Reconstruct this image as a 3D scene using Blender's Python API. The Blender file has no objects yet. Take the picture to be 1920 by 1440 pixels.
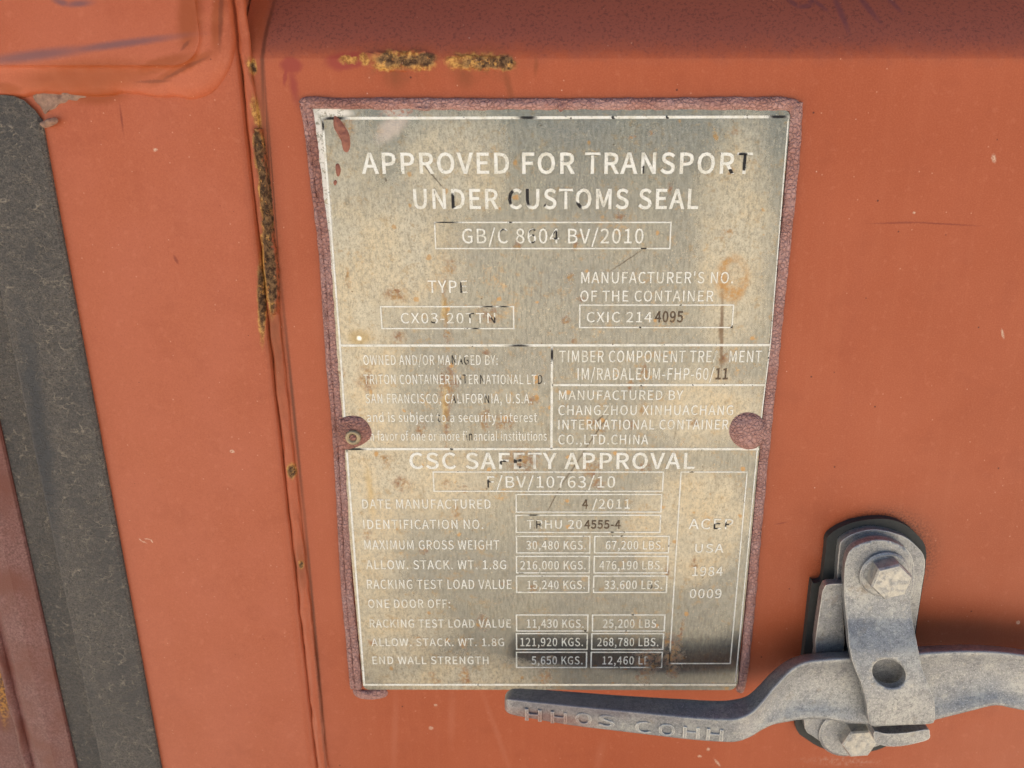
import bpy, bmesh, math, random
from mathutils import Vector, Matrix, noise
from mathutils.geometry import delaunay_2d_cdt
R = math.radians
random.seed(7)
S = bpy.context.scene
C = S.collection

# ------------------------------------------------------------------ camera
CAM_D, CAM_H, TILT, FPX, CX, CY = 0.342, 1.45, R(17.2), 1442.0, 1031.0, 720.0
cd = bpy.data.cameras.new('camera'); cam = bpy.data.objects.new('camera', cd); C.objects.link(cam)
cam.location = (0, -CAM_D, CAM_H); cam.rotation_euler = (R(90) - TILT, 0, 0)
cd.sensor_width = 36; cd.lens = FPX / 1920 * 36; cd.shift_x = -(CX - 960) / 1920
cd.clip_start = 0.01; cd.clip_end = 500
cd.dof.use_dof = True; cd.dof.focus_distance = 0.352; cd.dof.aperture_fstop = 9
S.camera = cam

# ------------------------------------------------------------------ light
SUN_EL, SUN_AZ = R(56), R(14)          # the sun stands behind the container: the doors are in open shade
w = bpy.data.worlds.new('World'); S.world = w; w.use_nodes = True
wn = w.node_tree.nodes; bg = wn['Background']
sk = wn.new('ShaderNodeTexSky'); sk.sky_type = 'NISHITA'; sk.sun_disc = False
sk.sun_elevation = SUN_EL; sk.sun_rotation = SUN_AZ
w.node_tree.links.new(sk.outputs[0], bg.inputs[0]); bg.inputs[1].default_value = 0.05
sd = bpy.data.lights.new('sun', 'SUN'); sd.energy = 5.0; sd.angle = R(0.5); sd.color = (1, 0.95, 0.87)
so = bpy.data.objects.new('sun', sd); C.objects.link(so); so.location = (0, 3, 5)
d = Vector((math.sin(SUN_AZ) * math.cos(SUN_EL), math.cos(SUN_AZ) * math.cos(SUN_EL), math.sin(SUN_EL)))
so.rotation_euler = d.to_track_quat('Z', 'Y').to_euler()
S.view_settings.view_transform = 'Standard'; S.view_settings.look = 'None'
S.view_settings.gamma = 1; S.view_settings.use_curve_mapping = False
S.view_settings.exposure = 1.68

# ------------------------------------------------------------------ helpers
ct, st = math.cos(TILT), math.sin(TILT)
def P(u, v, y=0.0):
    """point of the plane Y=y that shows at photo pixel (u, v)"""
    dx, dy = (u - CX) / FPX, (CY - v) / FPX
    t = (y + CAM_D) / (ct + dy * st)
    return Vector((t * dx, y, CAM_H + t * (-st + dy * ct)))

def empty(name, label, cat, loc, group=None):
    o = bpy.data.objects.new(name, None); C.objects.link(o); o.location = loc
    o.empty_display_size = 0.02
    o['label'] = label; o['category'] = cat
    if group: o['group'] = group
    return o

def make(name, verts, faces, mat, parent=None, smooth=False, label=None):
    off = Vector(parent_world(parent)) if parent else Vector((0, 0, 0))
    me = bpy.data.meshes.new(name)
    me.from_pydata([tuple(Vector(v) - off) for v in verts], [], faces)
    bm = bmesh.new(); bm.from_mesh(me)
    bmesh.ops.recalc_face_normals(bm, faces=bm.faces); bm.to_mesh(me); bm.free()
    me.materials.append(mat)
    if smooth:
        for p in me.polygons: p.use_smooth = True
    me.update()
    o = bpy.data.objects.new(name, me); C.objects.link(o)
    if parent: o.parent = parent
    if label: o['label'] = label
    return o

def parent_world(o):
    loc = Vector((0, 0, 0))
    while o:
        loc += Vector(o.location); o = o.parent
    return loc

def catmull(pts, n=8, closed=False):
    out = []; L = len(pts)
    rng = range(L if closed else L - 1)
    for i in rng:
        p0 = pts[(i - 1) % L] if (closed or i > 0) else pts[0]
        p1 = pts[i]; p2 = pts[(i + 1) % L]
        p3 = pts[(i + 2) % L] if (closed or i + 2 < L) else pts[-1]
        for k in range(n):
            t = k / n
            out.append(tuple(0.5 * (2 * b + (c - a) * t + (2 * a - 5 * b + 4 * c - e) * t * t + (3 * b - a - 3 * c + e) * t ** 3)
                             for a, b, c, e in zip(p0, p1, p2, p3)))
    if not closed: out.append(tuple(pts[-1]))
    return out

def inside(pt, poly):
    x, y = pt; r = False; j = len(poly) - 1
    for i in range(len(poly)):
        xi, yi = poly[i]; xj, yj = poly[j]
        if (yi > y) != (yj > y) and x < (xj - xi) * (y - yi) / (yj - yi) + xi: r = not r
        j = i
    return r

def sheet(name, outline, depth, thick, mat, parent, holes=(), grid=0, label=None, smooth=False):
    """solid sheet: outline (pixels on its front face), depth = y or function of (u, v), thick = metres towards the wall"""
    loops = [list(outline)] + [list(h) for h in holes]
    pts = []; edges = []
    for lp in loops:
        s = len(pts); pts += [Vector(p) for p in lp]
        edges += [(s + i, s + (i + 1) % len(lp)) for i in range(len(lp))]
    if grid:
        us = [p[0] for p in outline]; vs = [p[1] for p in outline]
        g = min(us) + grid * .37
        while g < max(us):
            h = min(vs) + grid * .41
            while h < max(vs):
                if inside((g, h), outline) and not any(inside((g, h), q) for q in holes): pts.append(Vector((g, h)))
                h += grid
            g += grid
    vo, eo, fo = delaunay_2d_cdt(pts, edges, [], 0, 1e-4)[:3]
    keep = []
    for f in fo:
        c = (sum(vo[i][0] for i in f) / len(f), sum(vo[i][1] for i in f) / len(f))
        if inside(c, outline) and not any(inside(c, q) for q in holes): keep.append(list(f))
    dep = depth if callable(depth) else (lambda u, v: depth)
    th = thick if callable(thick) else (lambda u, v: thick)
    fr = [P(p[0], p[1], dep(p[0], p[1])) for p in vo]
    bk = [q + Vector((0, th(p[0], p[1]), 0)) for q, p in zip(fr, vo)]
    n = len(fr); faces = keep + [[i + n for i in reversed(f)] for f in keep]
    cnt = {}
    for f in keep:
        for a, b in zip(f, f[1:] + f[:1]): cnt[(a, b)] = 1
    for (a, b) in list(cnt):
        if (b, a) not in cnt: faces.append([b, a, a + n, b + n])
    return make(name, fr + bk, faces, mat, parent, smooth, label)

def sweep(name, path, hw, height, y0, mat, parent, seg=10, n=6, jit=0.15, seed=0, label=None, wscale=0.00027, power=0.8, fine=260):
    """half-round bead along a pixel path; hw = half widths in pixels"""
    data = [(u, v, h) for (u, v), h in zip(path, hw)]
    pts = catmull(data, n)
    c3 = [P(u, v, y0) for u, v, h in pts]
    V = []; F = []
    for i, (p, q) in enumerate(zip(c3, pts)):
        a = c3[max(0, i - 1)]; b = c3[min(len(c3) - 1, i + 1)]
        t = (b - a).normalized(); nr = Vector((t.z, 0, -t.x))
        endf = 1.0
        if i == 0 or i == len(c3) - 1: endf = 0.25
        for k in range(seg + 1):
            an = math.pi * k / seg
            s1 = noise.noise(Vector((p.x * fine + seed, k * .5, p.z * fine)))
            s2 = noise.noise(Vector((p.x * fine * 3 + seed, k * .9, p.z * fine * 3)))
            px1 = abs(P(q[0] + 1, q[1]).x - P(q[0], q[1]).x); wd = q[2] * px1 * endf * (1 + jit * s1)
            hh = height * endf * (1 + jit * 1.3 * s1 + jit * .8 * s2)
            V.append(p + nr * (wd * math.cos(an)) + Vector((0, -hh * max(0, math.sin(an)) ** power, 0)))
    m = seg + 1
    for i in range(len(c3) - 1):
        for k in range(seg): F.append([i * m + k, i * m + k + 1, (i + 1) * m + k + 1, (i + 1) * m + k])
    F.append(list(range(m))); F.append([(len(c3) - 1) * m + k for k in range(m)])
    return make(name, V, F, mat, parent, True, label)

def lathe(name, c, prof, n, mat, parent, rot=0, smooth=True, label=None):
    """profile [(radius, y towards the camera is negative)] turned round the Y axis at c"""
    V = []; F = []
    for r, y in prof:
        for k in range(n):
            a = rot + 2 * math.pi * k / n
            V.append(Vector((c[0] + r * math.cos(a), c[1] + y, c[2] + r * math.sin(a))))
    for i in range(len(prof) - 1):
        for k in range(n): F.append([i * n + k, i * n + (k + 1) % n, (i + 1) * n + (k + 1) % n, (i + 1) * n + k])
    F.append(list(range(n))); F.append([(len(prof) - 1) * n + k for k in range(n)])
    return make(name, V, F, mat, parent, smooth, label)

def lump(name, outline, height, y0, mat, parent, label=None, seed=0, rough=.2, rings=7, power=.55):
    """rounded lump over a closed pixel outline"""
    o = [P(u, v, y0) for u, v in catmull(outline, 5, True)]
    c = sum(o, Vector()) / len(o); V = []; F = []; m = len(o)
    for r in range(rings):
        t = r / rings
        for q in o:
            p = q.lerp(c, t)
            h = height * (1 - (1 - t) ** 2.4) ** power
            h *= 1 + rough * noise.noise(Vector((p.x * 420 + seed, 0, p.z * 420)))
            V.append(Vector((p.x, y0 - h, p.z)))
    V.append(Vector((c.x, y0 - height, c.z)))
    for r in range(rings - 1):
        for k in range(m): F.append([r * m + k, r * m + (k + 1) % m, (r + 1) * m + (k + 1) % m, (r + 1) * m + k])
    for k in range(m): F.append([(rings - 1) * m + k, (rings - 1) * m + (k + 1) % m, len(V) - 1])
    return make(name, V, F, mat, parent, True, label)

def extrude_z(name, prof, z0, z1, mat, parent, smooth=False, label=None, segs=1):
    """profile of (x, y) points swept upright"""
    V = []; F = []; m = len(prof)
    for k in range(segs + 1):
        z = z0 + (z1 - z0) * k / segs
        V += [Vector((x, y, z)) for x, y in prof]
    for k in range(segs):
        for i in range(m): F.append([k * m + i, k * m + (i + 1) % m, (k + 1) * m + (i + 1) % m, (k + 1) * m + i])
    F.append(list(range(m))); F.append([segs * m + i for i in range(m)])
    return make(name, V, F, mat, parent, smooth, label)

# ------------------------------------------------------------------ node helper
class NT:
    def __init__(s, name):
        s.m = bpy.data.materials.new(name); s.m.use_nodes = True
        s.t = s.m.node_tree; s.N = s.t.nodes; s.b = s.N['Principled BSDF']; s.out = s.N['Material Output']
        s.pos = s.N.new('ShaderNodeNewGeometry').outputs['Position']
    def set(s, sock, v):
        if hasattr(v, 'is_output') or isinstance(v, bpy.types.NodeSocket): s.t.links.new(v, sock)
        elif isinstance(v, (tuple, list)) and len(v) == 3 and sock.type == 'RGBA': sock.default_value = (*v, 1)
        else: sock.default_value = v
    def p(s, name, v): s.set(s.b.inputs[name], v)
    def math(s, op, a, b=0.0, c=None, clamp=False):
        n = s.N.new('ShaderNodeMath'); n.operation = op; n.use_clamp = clamp
        s.set(n.inputs[0], a); s.set(n.inputs[1], b)
        if c is not None: s.set(n.inputs[2], c)
        return n.outputs[0]
    def scale(s, k, vec=None):
        n = s.N.new('ShaderNodeVectorMath'); n.operation = 'MULTIPLY'
        s.set(n.inputs[0], vec or s.pos); n.inputs[1].default_value = k
        return n.outputs[0]
    def noise(s, sc, det=3, rough=.55, vec=None, dist=0.0, col=False):
        n = s.N.new('ShaderNodeTexNoise'); s.set(n.inputs['Vector'], vec or s.pos)
        n.inputs['Scale'].default_value = sc; n.inputs['Detail'].default_value = det
        n.inputs['Roughness'].default_value = rough; n.inputs['Distortion'].default_value = dist
        return n.outputs['Color' if col else 'Fac']
    def vor(s, sc, feat='F1', vec=None, out='Distance', rnd=1.0):
        n = s.N.new('ShaderNodeTexVoronoi'); n.feature = feat; s.set(n.inputs['Vector'], vec or s.pos)
        n.inputs['Scale'].default_value = sc; n.inputs['Randomness'].default_value = rnd
        return n.outputs[out]
    def ramp(s, v, a, b, lo=0.0, hi=1.0, smooth=True):
        n = s.N.new('ShaderNodeMapRange'); n.interpolation_type = 'SMOOTHSTEP' if smooth else 'LINEAR'
        s.set(n.inputs['Value'], v)
        for k, x in zip(('From Min', 'From Max', 'To Min', 'To Max'), (a, b, lo, hi)): n.inputs[k].default_value = x
        return n.outputs[0]
    def mix(s, f, a, b, mode='MIX'):
        n = s.N.new('ShaderNodeMix'); n.data_type = 'RGBA'; n.blend_type = mode
        s.set(n.inputs[0], f); s.set(n.inputs[6], a); s.set(n.inputs[7], b)
        return n.outputs[2]
    def warp(s, amt, sc, det=3):
        a = s.N.new('ShaderNodeVectorMath'); a.operation = 'SUBTRACT'
        s.set(a.inputs[0], s.noise(sc, det, .6, col=True)); a.inputs[1].default_value = (.5, .5, .5)
        b = s.N.new('ShaderNodeVectorMath'); b.operation = 'MULTIPLY_ADD'
        s.set(b.inputs[0], a.outputs[0]); b.inputs[1].default_value = (amt,) * 3; s.set(b.inputs[2], s.pos)
        return b.outputs[0]
    def blob(s, vec, u, v, ru, rv, soft=.35, y=0):
        """soft ellipse: 1 inside"""
        c = P(u, v, y); rx = abs(P(u + ru, v, y).x - c.x); rz = abs(P(u, v + rv, y).z - c.z)
        return s._ell(vec, c, rx, rz, 0, soft)
    def seg(s, vec, u1, v1, u2, v2, wpx, soft=.5, y=0):
        a, b = P(u1, v1, y), P(u2, v2, y); c = (a + b) / 2; e = b - a
        return s._ell(vec, c, e.length / 2, wpx * .00026, -math.atan2(e.z, e.x), soft)
    def _ell(s, vec, c, rx, rz, ang, soft):
        n = s.N.new('ShaderNodeMapping'); n.vector_type = 'TEXTURE'
        if s.last is not None:             # evaluate the blobs one after the other (keeps the shader stack small)
            q = s.N.new('ShaderNodeVectorMath'); q.operation = 'MULTIPLY_ADD'
            s.set(q.inputs[0], s.last); q.inputs[1].default_value = (1e-9,) * 3; s.set(q.inputs[2], vec); vec = q.outputs[0]
        s.set(n.inputs['Vector'], vec); n.inputs['Location'].default_value = c
        n.inputs['Rotation'].default_value = (0, ang, 0); n.inputs['Scale'].default_value = (rx, 1e3, rz)
        l = s.N.new('ShaderNodeVectorMath'); l.operation = 'LENGTH'; s.set(l.inputs[0], n.outputs[0])
        s.last = s.ramp(l.outputs['Value'], 1 + soft, 1 - soft)
        return s.last
    last = None
    def many(s, lst):
        r = lst[0]
        for x in lst[1:]: r = s.math('MAXIMUM', r, x)
        return r
    def spots(s, sc, keep, size, vec=None):
        """sparse random specks: a share `keep` of voronoi cells carries one"""
        n = s.N.new('ShaderNodeTexVoronoi'); s.set(n.inputs['Vector'], vec or s.pos); n.inputs['Scale'].default_value = sc
        sp = s.N.new('ShaderNodeSeparateColor'); s.set(sp.inputs[0], n.outputs['Color'])
        on = s.math('LESS_THAN', sp.outputs[0], keep)
        sz = s.math('MULTIPLY_ADD', sp.outputs[1], size, size * .35)
        d = s.math('SUBTRACT', sz, n.outputs['Distance'])
        return s.math('MULTIPLY', on, s.ramp(d, 0, size * .4))
    def bump(s, h, strength, dist, normal=None):
        n = s.N.new('ShaderNodeBump'); n.inputs['Strength'].default_value = strength; n.inputs['Distance'].default_value = dist
        s.set(n.inputs['Height'], h)
        if normal is not None: s.set(n.inputs['Normal'], normal)
        return n.outputs[0]
    def bevel(s, r):
        n = s.N.new('ShaderNodeBevel'); n.samples = 6; n.inputs['Radius'].default_value = r
        return n.outputs[0]
    def sepz(s):
        n = s.N.new('ShaderNodeSeparateXYZ'); s.set(n.inputs[0], s.pos); return n.outputs

Zof = lambda v: P(CX, v).z
Z_BEND = Zof(94)

# ------------------------------------------------------------------ materials
def paint_material():
    s = NT('weathered_orange_paint')
    wv = s.warp(.0022, 420, 4); wf = s.warp(.0009, 900, 3); ws = s.warp(.006, 90, 3)
    sep = s.sepz()
    base = s.mix(s.ramp(s.noise(14, 5, .6), .35, .68), (.375, .079, .026), (.41, .093, .035))
    st_ = s.noise(1, 4, .6, vec=s.scale((170, 1, 9)))
    base = s.mix(s.ramp(st_, .48, .70, 0, .14), base, (.48, .135, .060))
    st2 = s.noise(1, 4, .6, vec=s.scale((60, 1, 9)))
    base = s.mix(s.ramp(st2, .48, .70, 0, .15), base, (.33, .064, .025))
    # paler, pinker tone towards the frame side
    pale_mix = s.math('MULTIPLY', s.ramp(sep[0], P(700, 700).x, P(420, 700).x), s.ramp(s.noise(30, 4), .3, .7, .35, .9))
    base = s.mix(pale_mix, base, (.44, .112, .055))
    fine = s.noise(1500, 2, .7)
    base = s.mix(s.ramp(fine, .42, .64, 0, .26), base, (.54, .15, .07))
    base = s.mix(s.ramp(s.noise(2200, 2), .56, .76, 0, .38), base, (.22, .045, .02))
    blot = s.ramp(s.noise(260, 5, .7), .55, .68, 0, .25)
    base = s.mix(s.ramp(s.noise(48, 5, .7), .52, .70, 0, .24), base, (.30, .058, .020))
    base = s.mix(blot, base, (.55, .17, .09))
    # the up-facing bend above collects grey dust and dark specks
    nz = s.math('MULTIPLY_ADD', s.noise(120, 5, .7), .016, -.008)
    zz = s.math('ADD', sep[2], nz)
    dustx = s.ramp(sep[0], P(480, 60).x, P(500, 60).x)
    leftfade = s.ramp(sep[0], P(1150, 60).x, P(600, 60).x)
    dust = s.math('MULTIPLY', s.ramp(zz, Z_BEND - .0075, Z_BEND + .007, 0, .74), dustx)
    base = s.mix(dust, base, (.27, .080, .054))
    dk = s.math('MULTIPLY', s.ramp(s.noise(760, 4, .8), .52, .61), dust)
    base = s.mix(s.math('MULTIPLY', dk, .75), base, (.085, .026, .022))
    # weld heat / bare primer stain round the hinge blade
    st_h = s.many([s.seg(wv, 60, 158, 300, 135, 22), s.seg(wv, 140, 182, 240, 176, 14), s.seg(wv, 250, 146, 380, 108, 9), s.seg(wv, 300, 158, 415, 100, 7),
                   s.seg(wv, 370, 95, 378, -20, 16), s.seg(wv, 416, 100, 424, -30, 8), s.seg(wv, 0, 166, 60, 168, 8)])
    base = s.mix(s.math('MULTIPLY', st_h, .72), base, (.27, .054, .008))
    weld_line = s.many([s.seg(wf, 275, 156, 330, 154, 2.5), s.seg(wf, 320, 152, 400, 112, 2.5), s.seg(wf, 424, 90, 426, -20, 3), s.seg(wf, 376, 82, 360, 100, 2.5)])  # thin dark lines along the creases of the hinge weld
    base = s.mix(s.math('MULTIPLY', weld_line, .5), base, (.12, .026, .012))
    # brown grime beside the seam weld
    gr = s.many([s.seg(ws, 487, 130, 505, 520, 9, .9), s.seg(ws, 505, 480, 530, 760, 10, .9), s.seg(ws, 565, 1020, 568, 1090, 9, .9)])
    base = s.mix(s.math('MULTIPLY', gr, .45), base, (.17, .05, .015))
    seam_line = s.many([s.seg(wf, 489, -20, 494, 200, 3, .8), s.seg(wf, 496, 130, 512, 480, 1.4, .8), s.seg(wf, 501, 200, 525, 520, 1.2, .8), s.seg(wf, 530, 560, 570, 960, 2.6, .8), s.seg(wf, 570, 950, 614, 1445, 2.6, .8)])  # thin dark lines running along the seam weld
    base = s.mix(s.math('MULTIPLY', seam_line, .75), base, (.10, .028, .012))
    # marker strokes
    mk = s.many([s.seg(wf, -30, 116, 160, 92, 7, .8, -.010), s.seg(wf, 120, 97, 325, 69, 5, .8, -.010), s.seg(wf, 100, 0, 130, 9, 4, .8, -.010), s.seg(wf, 125, 9, 170, 5, 4, .8, -.010)])
    base = s.mix(s.math('MULTIPLY', mk, .8), base, (.16, .075, .085))
    ub = .012
    mk2 = s.many([s.seg(wf, 1484, -6, 1500, 13, 4, .6, ub), s.seg(wf, 1498, 12, 1526, 8, 4, .6, ub), s.seg(wf, 1520, 10, 1534, -10, 4, .6, ub), s.seg(wf, 1532, -4, 1552, 20, 3.5, .7, ub),
                  s.seg(wf, 1572, -20, 1580, 62, 5, .6, ub), s.seg(wf, 1616, -20, 1642, 42, 5, .7, ub), s.seg(wf, 1672, -14, 1690, 22, 4, .7, ub)])
    base = s.mix(s.math('MULTIPLY', mk2, .6), base, (.13, .045, .055))
    # red primer spots and drips
    rd = s.many([s.blob(wv, 546, 123, 20, 15), s.blob(wv, 640, 116, 28, 16), s.blob(wv, 665, 112, 22, 14), s.seg(wv, 536, 120, 534, 160, 3), s.seg(wv, 545, 130, 556, 190, 6, .9)])
    base = s.mix(s.math('MULTIPLY', rd, .9), base, (.30, .046, .030))
    dr = s.many([s.seg(wv, 945, 128, 962, 192, 5, .8), s.seg(wv, 1006, 108, 1004, 140, 3, .8), s.seg(wv, 870, 125, 874, 165, 12, .9), s.seg(wv, 740, 125, 745, 165, 14, .9), s.seg(wv, 465, 110, 478, 160, 3)])
    base = s.mix(s.math('MULTIPLY', dr, .55), base, (.22, .055, .014))
    # rust
    wr = s.warp(.0048, 300, 5)
    oc = s.many([s.seg(wr, 700, 113, 812, 112, 13, .35), s.blob(wr, 722, 124, 22, 9), s.blob(wr, 790, 120, 26, 12), s.blob(wr, 735, 104, 20, 7), s.blob(wr, 655, 112, 18, 7), s.blob(wr, 685, 112, 9, 12), s.seg(wr, 846, 116, 955, 114, 12, .35), s.blob(wr, 858, 116, 22, 14), s.blob(wr, 950, 120, 18, 12), s.blob(wv, 475, 124, 7, 15),
                 s.seg(wv, 478, 185, 487, 240, 5), s.seg(wr, 484, 240, 492, 330, 8, .2), s.seg(wr, 490, 290, 508, 460, 7.5, .2), s.seg(wr, 498, 420, 513, 590, 11, .2), s.seg(wv, 491, 490, 496, 640, 6, .3),
                 s.blob(wv, 549, 880, 8, 14), s.blob(wv, 567, 1055, 5, 8)])
    gap = s.ramp(s.noise(300, 5, .75), .36, .42)
    ocm = s.math('MULTIPLY', oc, gap)
    halo = s.many([s.seg(wr, 690, 118, 815, 118, 26, .8), s.seg(wr, 838, 120, 970, 122, 24, .8), s.seg(wr, 490, 240, 518, 620, 15, .8)])
    base = s.mix(s.math('MULTIPLY', halo, s.ramp(s.noise(260, 5, .75), .42, .62, .1, .55)), base, (.20, .055, .014))
    occ = s.mix(s.ramp(s.noise(420, 5, .8), .42, .58), (.26, .095, .016), (.60, .31, .075))
    base = s.mix(ocm, base, occ)
    inn = s.many([s.blob(wr, 728, 112, 20, 12), s.blob(wr, 766, 116, 18, 10), s.blob(wr, 800, 111, 15, 13), s.seg(wr, 715, 114, 805, 114, 7, .5), s.seg(wr, 868, 118, 950, 118, 8, .5), s.blob(wr, 890, 117, 14, 8), s.blob(wr, 922, 119, 15, 9), s.blob(wr, 950, 117, 16, 13), s.blob(wv, 476, 127, 4, 9), s.seg(wv, 485, 242, 494, 325, 8, .2),
                  s.seg(wv, 494, 290, 510, 460, 7.5, .2), s.seg(wv, 504, 420, 517, 580, 10, .2), s.seg(wv, 490, 500, 496, 615, 5, .3), s.blob(wv, 549, 882, 6, 11), s.blob(wv, 567, 1056, 4, 6)])
    inm = s.math('MULTIPLY', inn, s.ramp(s.noise(330, 5, .75), .38, .44))
    inc = s.mix(s.ramp(s.noise(420, 6, .8), .42, .60), (.050, .024, .012), (.21, .115, .052))
    base = s.mix(inm, base, inc)
    # small scuffs, chips, scratches
    lt = s.many([s.seg(wf, 266, 1004, 272, 1009, 1.2), s.seg(wf, 270, 1009, 281, 1013, 1), s.seg(wf, 276, 1004, 288, 1006, 1), s.seg(wf, 288, 1006, 292, 1012, 1.2), s.blob(wf, 298, 281, 4, 3), s.blob(wf, 440, 842, 4, 3), s.seg(wf, 1340, 1424, 1350, 1436, 2.5),
                 s.blob(wf, 1328, 1405, 3, 3), s.blob(wf, 1312, 1418, 4, 2), s.seg(wf, 1878, 618, 1882, 634, 2), s.seg(wf, 1862, 290, 1865, 304, 3.5), s.blob(wf, 1714, 399, 2.5, 2.5), s.blob(wf, 1909, 1167, 3.5, 3.5),
                 s.blob(wf, 808, 1365, 4, 3), s.blob(wf, 817, 1322, 3, 2)])
    base = s.mix(s.math('MULTIPLY', lt, s.ramp(s.noise(1500, 3, .8), .35, .6)), base, (.66, .46, .33))
    rs = s.many([s.seg(wf, 1640, 419, 1730, 417, 1.2, .8), s.seg(wf, 1700, 416, 1826, 423, 1.2, .8), s.seg(wf, 1455, 983, 1475, 979, 1.2, .8), s.seg(wf, 332, 478, 340, 493, 2.5), s.seg(wf, 232, 200, 238, 245, 1.5, .8)])
    base = s.mix(s.math('MULTIPLY', rs, .7), base, (.20, .03, .015))
    # pale drip marks under the plate
    pl = s.many([s.seg(wv, 742, 1310, 738, 1440, 6, .9), s.seg(wv, 848, 1300, 846, 1390, 7, .9), s.seg(wv, 1130, 1390, 1120, 1440, 8, .9), s.seg(wv, 905, 1300, 955, 1440, 5, .9)])
    base = s.mix(s.math('MULTIPLY', pl, .14), base, (.60, .24, .15))
    # dark grime creeping out from behind the catch
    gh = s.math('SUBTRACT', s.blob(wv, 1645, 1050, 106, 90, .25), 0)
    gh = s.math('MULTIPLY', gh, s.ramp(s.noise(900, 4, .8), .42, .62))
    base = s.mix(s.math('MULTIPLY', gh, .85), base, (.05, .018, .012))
    gb = s.math('MULTIPLY', s.many([s.seg(wv, 1520, 1425, 1640, 1430, 9, .8)]), s.ramp(s.noise(500, 4, .8), .45, .65, 0, .5))
    base = s.mix(gb, base, (.52, .36, .27))
    # random specks
    base = s.mix(s.math('MULTIPLY', s.spots(360, .16, .10), .5), base, (.66, .34, .22))
    base = s.mix(s.math('MULTIPLY', s.spots(210, .045, .05), .7), base, (.70, .48, .37))
    base = s.mix(s.math('MULTIPLY', s.spots(190, .09, .075), .8), base, (.075, .016, .010))
    s.p('Base Color', base)
    rg = s.math('MULTIPLY_ADD', s.noise(60, 4), .25, .33)
    rg = s.math('MAXIMUM', rg, s.math('MULTIPLY', inm, .9))
    s.p('Roughness', rg); s.p('Specular IOR Level', .33)
    h = s.math('MULTIPLY_ADD', s.noise(1100, 3), .10, s.math('MULTIPLY', s.noise(90, 3), .35))
    s.p('Normal', s.bump(h, .55, .0007))
    return s.m

def post_material():
    s = NT('dull_maroon_post_paint')
    b = s.mix(s.ramp(s.noise(900, 3, .8), .35, .68), (.115, .042, .036), (.26, .115, .105))
    b = s.mix(s.ramp(s.noise(40, 4), .35, .7), b, (.15, .040, .026))
    wv = s.warp(.004, 300)
    rb = s.many([s.seg(wv, -6, 1225, 2, 1360, 12, .5, .018)])
    b = s.mix(rb, b, s.mix(s.ramp(s.noise(700, 4), .4, .6), (.10, .03, .008), (.42, .17, .02)))
    s.p('Base Color', b); s.p('Roughness', .55); s.p('Specular IOR Level', .3)
    s.p('Normal', s.bump(s.noise(1500, 2), .5, .0004))
    return s.m

def rubber_material():
    s = NT('crazed_grey_rubber')
    wq = s.warp(.006, 260, 5)
    d1 = s.vor(135, 'DISTANCE_TO_EDGE', s.scale((.75, 1, 2.4), wq))
    d2 = s.vor(300, 'DISTANCE_TO_EDGE', s.scale((.85, 1, 2.0), wq))
    ms = s.ramp(s.noise(130, 4, .7), .40, .62)
    c1 = s.math('MULTIPLY', s.ramp(d1, .055, .0), ms)
    c2 = s.math('MULTIPLY', s.ramp(d2, .08, .0), s.ramp(s.noise(210, 4), .40, .60))
    fine = s.noise(1100, 4, .8, dist=1.5)
    b = s.mix(s.ramp(fine, .36, .66), (.033, .031, .031), (.172, .150, .132))
    b = s.mix(s.ramp(s.noise(26, 4, .6, vec=s.scale((1, 1, .5))), .44, .66, 0, .55), b, (.055, .053, .054))
    b = s.mix(s.math('MULTIPLY', s.math('MAXIMUM', c1, s.math('MULTIPLY', c2, .55)), .85), b, (.36, .305, .245))
    # a darker streak along the middle
    sm = s.many([s.seg(s.warp(.006, 120), 50, 620, 100, 1000, 18, .7, -.0055)])
    b = s.mix(s.math('MULTIPLY', sm, .75), b, (.050, .052, .058))
    s.p('Base Color', b); s.p('Roughness', .75); s.p('Specular IOR Level', .25)
    h = s.math('ADD', s.math('MULTIPLY', fine, .6), s.math('ADD', c1, s.math('MULTIPLY', c2, .6)))
    s.p('Normal', s.bump(h, .8, .0006))
    return s.m

def sealant_material():
    s = NT('crackled_mauve_sealant')
    wq = s.warp(.0012, 600, 2)
    e = s.vor(520, 'DISTANCE_TO_EDGE', wq); e2 = s.vor(880, 'DISTANCE_TO_EDGE', wq)
    cell = s.vor(520, 'F1', wq, 'Color')
    sp = s.N.new('ShaderNodeSeparateColor'); s.set(sp.inputs[0], cell)
    crack = s.math('MULTIPLY', s.ramp(e, .06, .01), s.ramp(s.noise(170, 4, .7), .40, .56, .25, 1))
    crack = s.math('MAXIMUM', crack, s.math('MULTIPLY', s.ramp(e2, .06, .01), s.ramp(s.noise(130, 4, .7), .50, .60, 0, .7)))
    b = s.mix(s.ramp(s.noise(70, 4), .35, .65), (.40, .195, .165), (.46, .26, .235))
    b = s.mix(s.ramp(sp.outputs[0], 0, 1, 0, .2), b, (.52, .33, .31))
    b = s.mix(s.ramp(s.noise(420, 5, .75), .52, .66, 0, .5), b, (.30, .125, .10))
    ws = s.warp(.008, 90)
    br = s.many([s.seg(ws, 590, 200, 612, 420, 12, .6), s.seg(ws, 580, 190, 700, 198, 10, .7), s.blob(ws, 660, 815, 40, 34, .6)])
    b = s.mix(s.math('MULTIPLY', br, .6), b, (.25, .085, .055))
    b = s.mix(s.math('MULTIPLY', crack, .78), b, (.075, .034, .030))
    b = s.mix(s.math('MULTIPLY', s.spots(220, .10, .11), .7), b, (.09, .03, .012))
    s.p('Base Color', b); s.p('Roughness', .55); s.p('Specular IOR Level', .3)
    h = s.math('ADD', s.math('MULTIPLY', s.ramp(e, 0, .25), 1.0), s.math('MULTIPLY', s.noise(1500, 2), .15))
    s.p('Normal', s.bump(h, .75, .0007))
    return s.m

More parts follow.
